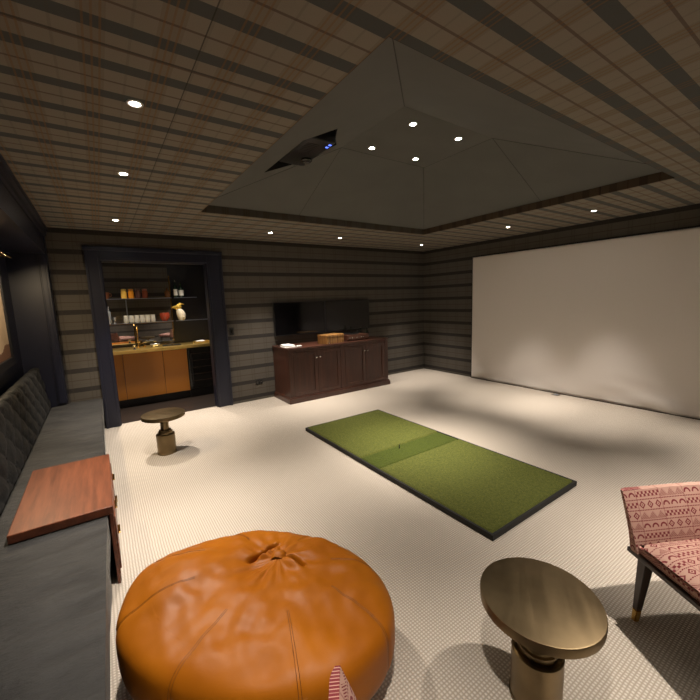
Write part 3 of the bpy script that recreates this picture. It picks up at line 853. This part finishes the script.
for xx, lb in ((.405, 'thin blue tinted steel upright below the amber jars'), (1.10, 'thin upright at the right edge of the shelves')):
    t = thing('shelf_upright', lb, 'upright', (xx, 7.312, 1.0))
    obj('rail', box(-.008, .008, -.01, .012, .37 if xx < 1 else .15, .735 if xx < 1 else 1.15), STEEL if xx < 1 else BRASS, t)
JC = [((.90, .55, .10), 'pale amber jar, leftmost of the four on the upper shelf'), ((.95, .36, .03), 'bright orange jar, second on the upper shelf'),
      ((.17, .085, .065), 'dark brown jar, third on the upper shelf'), ((.36, .10, .05), 'reddish brown jar, rightmost of the four on the shelf')]
for i, (c, lb) in enumerate(JC):
    t = thing('storage_jar', lb, 'jar', (.378 + .102 * i, 7.13, 1.755), 0, 'jars on the upper bar shelf')
    obj('jar_body', lathe([(0, 0), (.040, 0), (.043, .006), (.043, .105), (.036, .120), (.036, .128), (0, .128)], 28), flat('jar contents', c, .2), t, True)
    obj('lid', lathe([(0, .129), (.039, .129), (.039, .148), (.030, .155), (.010, .157), (0, .160)], 28), flat('jar lid', tuple(min(1, k * .8 + .03) for k in c), .35), t, True)
t = thing('copper_cup', 'copper cup at the left end of the upper shelf', 'cup', (.135, 7.13, 1.755))
obj('cup_body', lathe([(0, 0), (.026, 0), (.038, .03), (.042, .075), (.040, .105), (.037, .105), (.036, .03), (0, .012)], 28), flat('copper', (.62, .26, .13), .3, 1), t, True)
obj('handle', tube([(.04, 0, .09), (.065, 0, .08), (.066, 0, .045), (.038, 0, .03)], .005, 8), flat('copper handle', (.62, .26, .13), .3, 1), t, True)
g0 = None
GL = flat('frosted tumbler glass', (.52, .50, .42), .15)
TUMB = ['leftmost cut glass tumbler in the row on the lower shelf', 'second cut glass tumbler from left in the shelf row', 'third cut glass tumbler from left in the shelf row',
        'fourth cut glass tumbler from left in the shelf row', 'fifth cut glass tumbler from left in the shelf row', 'rightmost cut glass tumbler in the row beside red bowl']
for i in range(6):
    loc = (.372 + .079 * i, 7.13, 1.35)
    if g0 is None:
        g0 = thing('tumbler', TUMB[0], 'glass', loc, 0, 'tumblers on the lower bar shelf')
        bm = lathe([(0, 0), (.030, 0), (.033, .006), (.037, .122), (.0345, .122), (.031, .02), (0, .016)], 24)
        obj('glass_wall', bm, GL, g0, True)
        bm = bmesh.new()
        for k in range(12):
            a = 2 * PI * k / 12; add_tube(bm, [(.0335 * math.cos(a), .0335 * math.sin(a), .012), (.0358 * math.cos(a), .0358 * math.sin(a), .07)], .003, 5)
        obj('cut_facets', bm, GL, g0)
    else: dup(g0, loc, 0, TUMB[i])
CLR = flat('pale silver glass', (.42, .43, .42), .1, .6)
bottle('shaker_bottle', (.135, 7.13, 1.35), .032, .29, CLR, 'tall silver bottle at the left end of lower shelf', CHROME)
t = thing('small_goblet', 'small silver goblet beside the tall silver bottle', 'goblet', (.205, 7.12, 1.35))
obj('bowl', lathe([(0, .05), (.012, .05), (.022, .07), (.023, .105), (.020, .105), (.017, .07), (0, .058)], 24), CLR, t, True)
obj('stem', lathe([(0, 0), (.022, 0), (.020, .005), (.005, .010), (.005, .05), (0, .05)], 24), CLR, t, True)
t = thing('red_bowl', 'red lacquer bowl right of the tumbler row', 'bowl', (.955, 7.14, 1.35))
RED = flat('red lacquer', (.30, .045, .020), .2)
obj('bowl_body', lathe([(0, .012), (.045, .012), (.072, .05), (.078, .10), (.073, .145), (.068, .145), (.072, .10), (.066, .055), (.03, .022), (0, .022)], 32), RED, t, True)
obj('foot_ring', lathe([(0, 0), (.042, 0), (.042, .012), (0, .012)], 28), RED, t, True)
# cockatoo shaped jug
t = thing('cockatoo_jug', 'white ceramic cockatoo jug with gold head on lower shelf', 'jug', (1.215, 7.13, 1.35))
WC_ = flat('cream glazed ceramic', (.66, .60, .45), .2); GD = flat('gold glaze', (.62, .40, .07), .25, .5)
bm = bmesh.new(); n = 28; rings = []
for k, (z, r, ox, sx) in enumerate([(0, .0, 0.012, 1), (0, .050, .012, .9), (.02, .058, .012, .95), (.07, .072, .010, 1), (.12, .074, .004, 1), (.16, .064, -.006, 1), (.19, .050, -.018, 1), (.20, .040, -.022, 1)]):
    rings.append([bm.verts.new((ox + r * sx * math.cos(2 * PI * i / n), r * .9 * math.sin(2 * PI * i / n), z)) for i in range(n)] if r else None)
for a, b in zip(rings[1:], rings[2:]):
    for i in range(n): bm.faces.new((a[i], a[(i + 1) % n], b[(i + 1) % n], b[i]))
bm.faces.new(rings[1]); bm.faces.new(rings[-1])
jug = obj('jug_body', bm, WC_, t, True, angle=60)
hd = bmesh.new(); bmesh.ops.create_uvsphere(hd, u_segments=24, v_segments=16, radius=.048)
for v in hd.verts:
    v.co.x *= 1.15
    if v.co.x < -.035: v.co.x -= .03 * (-(v.co.x + .035) / .02); v.co.z -= .01
    v.co += Vector((-.028, 0, .235))
head = obj('head', hd, GD, t, True, angle=80)
obj('beak', tube([(-.085, 0, .240), (-.115, 0, .238), (-.132, 0, .222), (-.134, 0, .205)], [.020, .016, .010, .003], 12), GD, head, True)
bm = bmesh.new()
for q in range(3): add_tube(bm, [(-.03 + .015 * q, 0, .275), (-.005 + .022 * q, 0, .298 - .006 * q), (.035 + .02 * q, 0, .300 - .014 * q)], [.013, .010, .003], 8)
obj('crest', bm, GD, head, True)
for sy in (-1, 1): obj('wing', add_lathe(bmesh.new(), [(0, 0), (.02, .015), (.026, .06), (.018, .11), (0, .13)], 16, (.035, sy * .058, .035)), WC_, jug, True)
GRN = flat('dark green bottle glass', (.015, .03, .018), .08); LAB = flat('cream paper label', (.62, .60, .52), .7)
AMB = flat('brown spirit glass', (.12, .05, .018), .08)
bottle('spirit_bottle', (1.03, 7.14, 1.755), .044, .17, AMB, 'round brown bottle left of the upright on upper shelf', BLACK)
bottle('spirit_bottle', (1.165, 7.13, 1.755), .032, .30, GRN, 'taller dark bottle with cream label on short upper shelf', CHROME, LAB)
bottle('spirit_bottle', (1.255, 7.13, 1.755), .040, .265, GRN, 'shorter bottle with white label at right of short shelf', BLACK, LAB)
# things on the worktop
t = thing('cutting_board', 'black board with steel handle on the brass worktop', 'board', (.99, 6.93, .93))
obj('board', box(-.14, .14, -.07, .07, 0, .018, .004), BLACK, t); obj('steel_clip', box(-.015, .015, -.073, .0, .018, .024, .002), CHROME, t)
t = thing('brass_tray', 'pale brass tray on the right end of bar worktop', 'tray', (1.50, 7.0, .93))
bm = box(-.13, .13, -.10, .10, 0, .008, .002)
for a in ((-.13, .13, -.10, -.092), (-.13, .13, .092, .10), (-.13, -.122, -.092, .092), (.122, .13, -.092, .092)): add_box(bm, *a, .006, .03)
obj('tray_body', bm, flat('pale brass', (.85, .66, .30), .3, 1), t)
t = thing('white_napkins', 'small white napkin stack lying on the brass tray', 'napkins', (1.48, 7.0, .9385))
obj('napkin_stack', soft_slab(.07, .07, 0, .03, 4), PAPER, t, True)
t = thing('glass_dish', 'small clear dish near the bar tap on worktop', 'dish', (.74, 6.98, .93))
obj('dish_body', lathe([(0, 0), (.05, 0), (.075, .03), (.078, .045), (.074, .045), (.048, .008), (0, .006)], 28), CLR, t, True)
t = thing('steel_jigger', 'small steel jigger near the front edge of worktop', 'jigger', (.42, 6.79, .93))
obj('cup_lower', lathe([(0, 0), (.020, 0), (.010, .035), (0, .035)], 20), CHROME, t, True); obj('cup_upper', lathe([(0, .035), (.010, .035), (.022, .075), (.019, .075), (0, .045)], 20), CHROME, t, True)

# bar lights: unseen downlights added to brighten the doors and worktop
for bx, lb in ((.25, 'added unseen downlight in bar ceiling above the tap'), (1.25, 'added unseen downlight in bar ceiling above the fridge end')):
    downlight(bx, 6.52, 2.6, lb, 135, 'added bar downlights', 86)

# ------------------------------------------------------------------ world, camera, view
w = bpy.data.worlds.new('night'); sc.world = w; w.use_nodes = True
w.node_tree.nodes['Background'].inputs[0].default_value = (.010, .009, .008, 1)
cam = bpy.data.cameras.new('camera'); co = bpy.data.objects.new('camera', cam); COL.objects.link(co)
yaw, pitch, roll = .5995, -.1378, -.0342
cy, sy, cp, sp = math.cos(yaw), math.sin(yaw), math.cos(pitch), math.sin(pitch)
f = Vector((sy * cp, cy * cp, sp)); r = Vector((cy, -sy, 0)); u = r.cross(f)
r2 = math.cos(roll) * r + math.sin(roll) * u; u2 = -math.sin(roll) * r + math.cos(roll) * u
m = Matrix((r2, u2, -f)).transposed().to_4x4(); m.translation = (0, 0, 1.6122)
co.matrix_world = m
cam.sensor_width = 36; cam.lens = 363.1537 / 700 * 36; cam.clip_start = .02
sc.camera = co
vs = sc.view_settings; vs.view_transform = 'Standard'; vs.look = 'None'; vs.gamma = 1; vs.use_curve_mapping = False; vs.exposure = .34
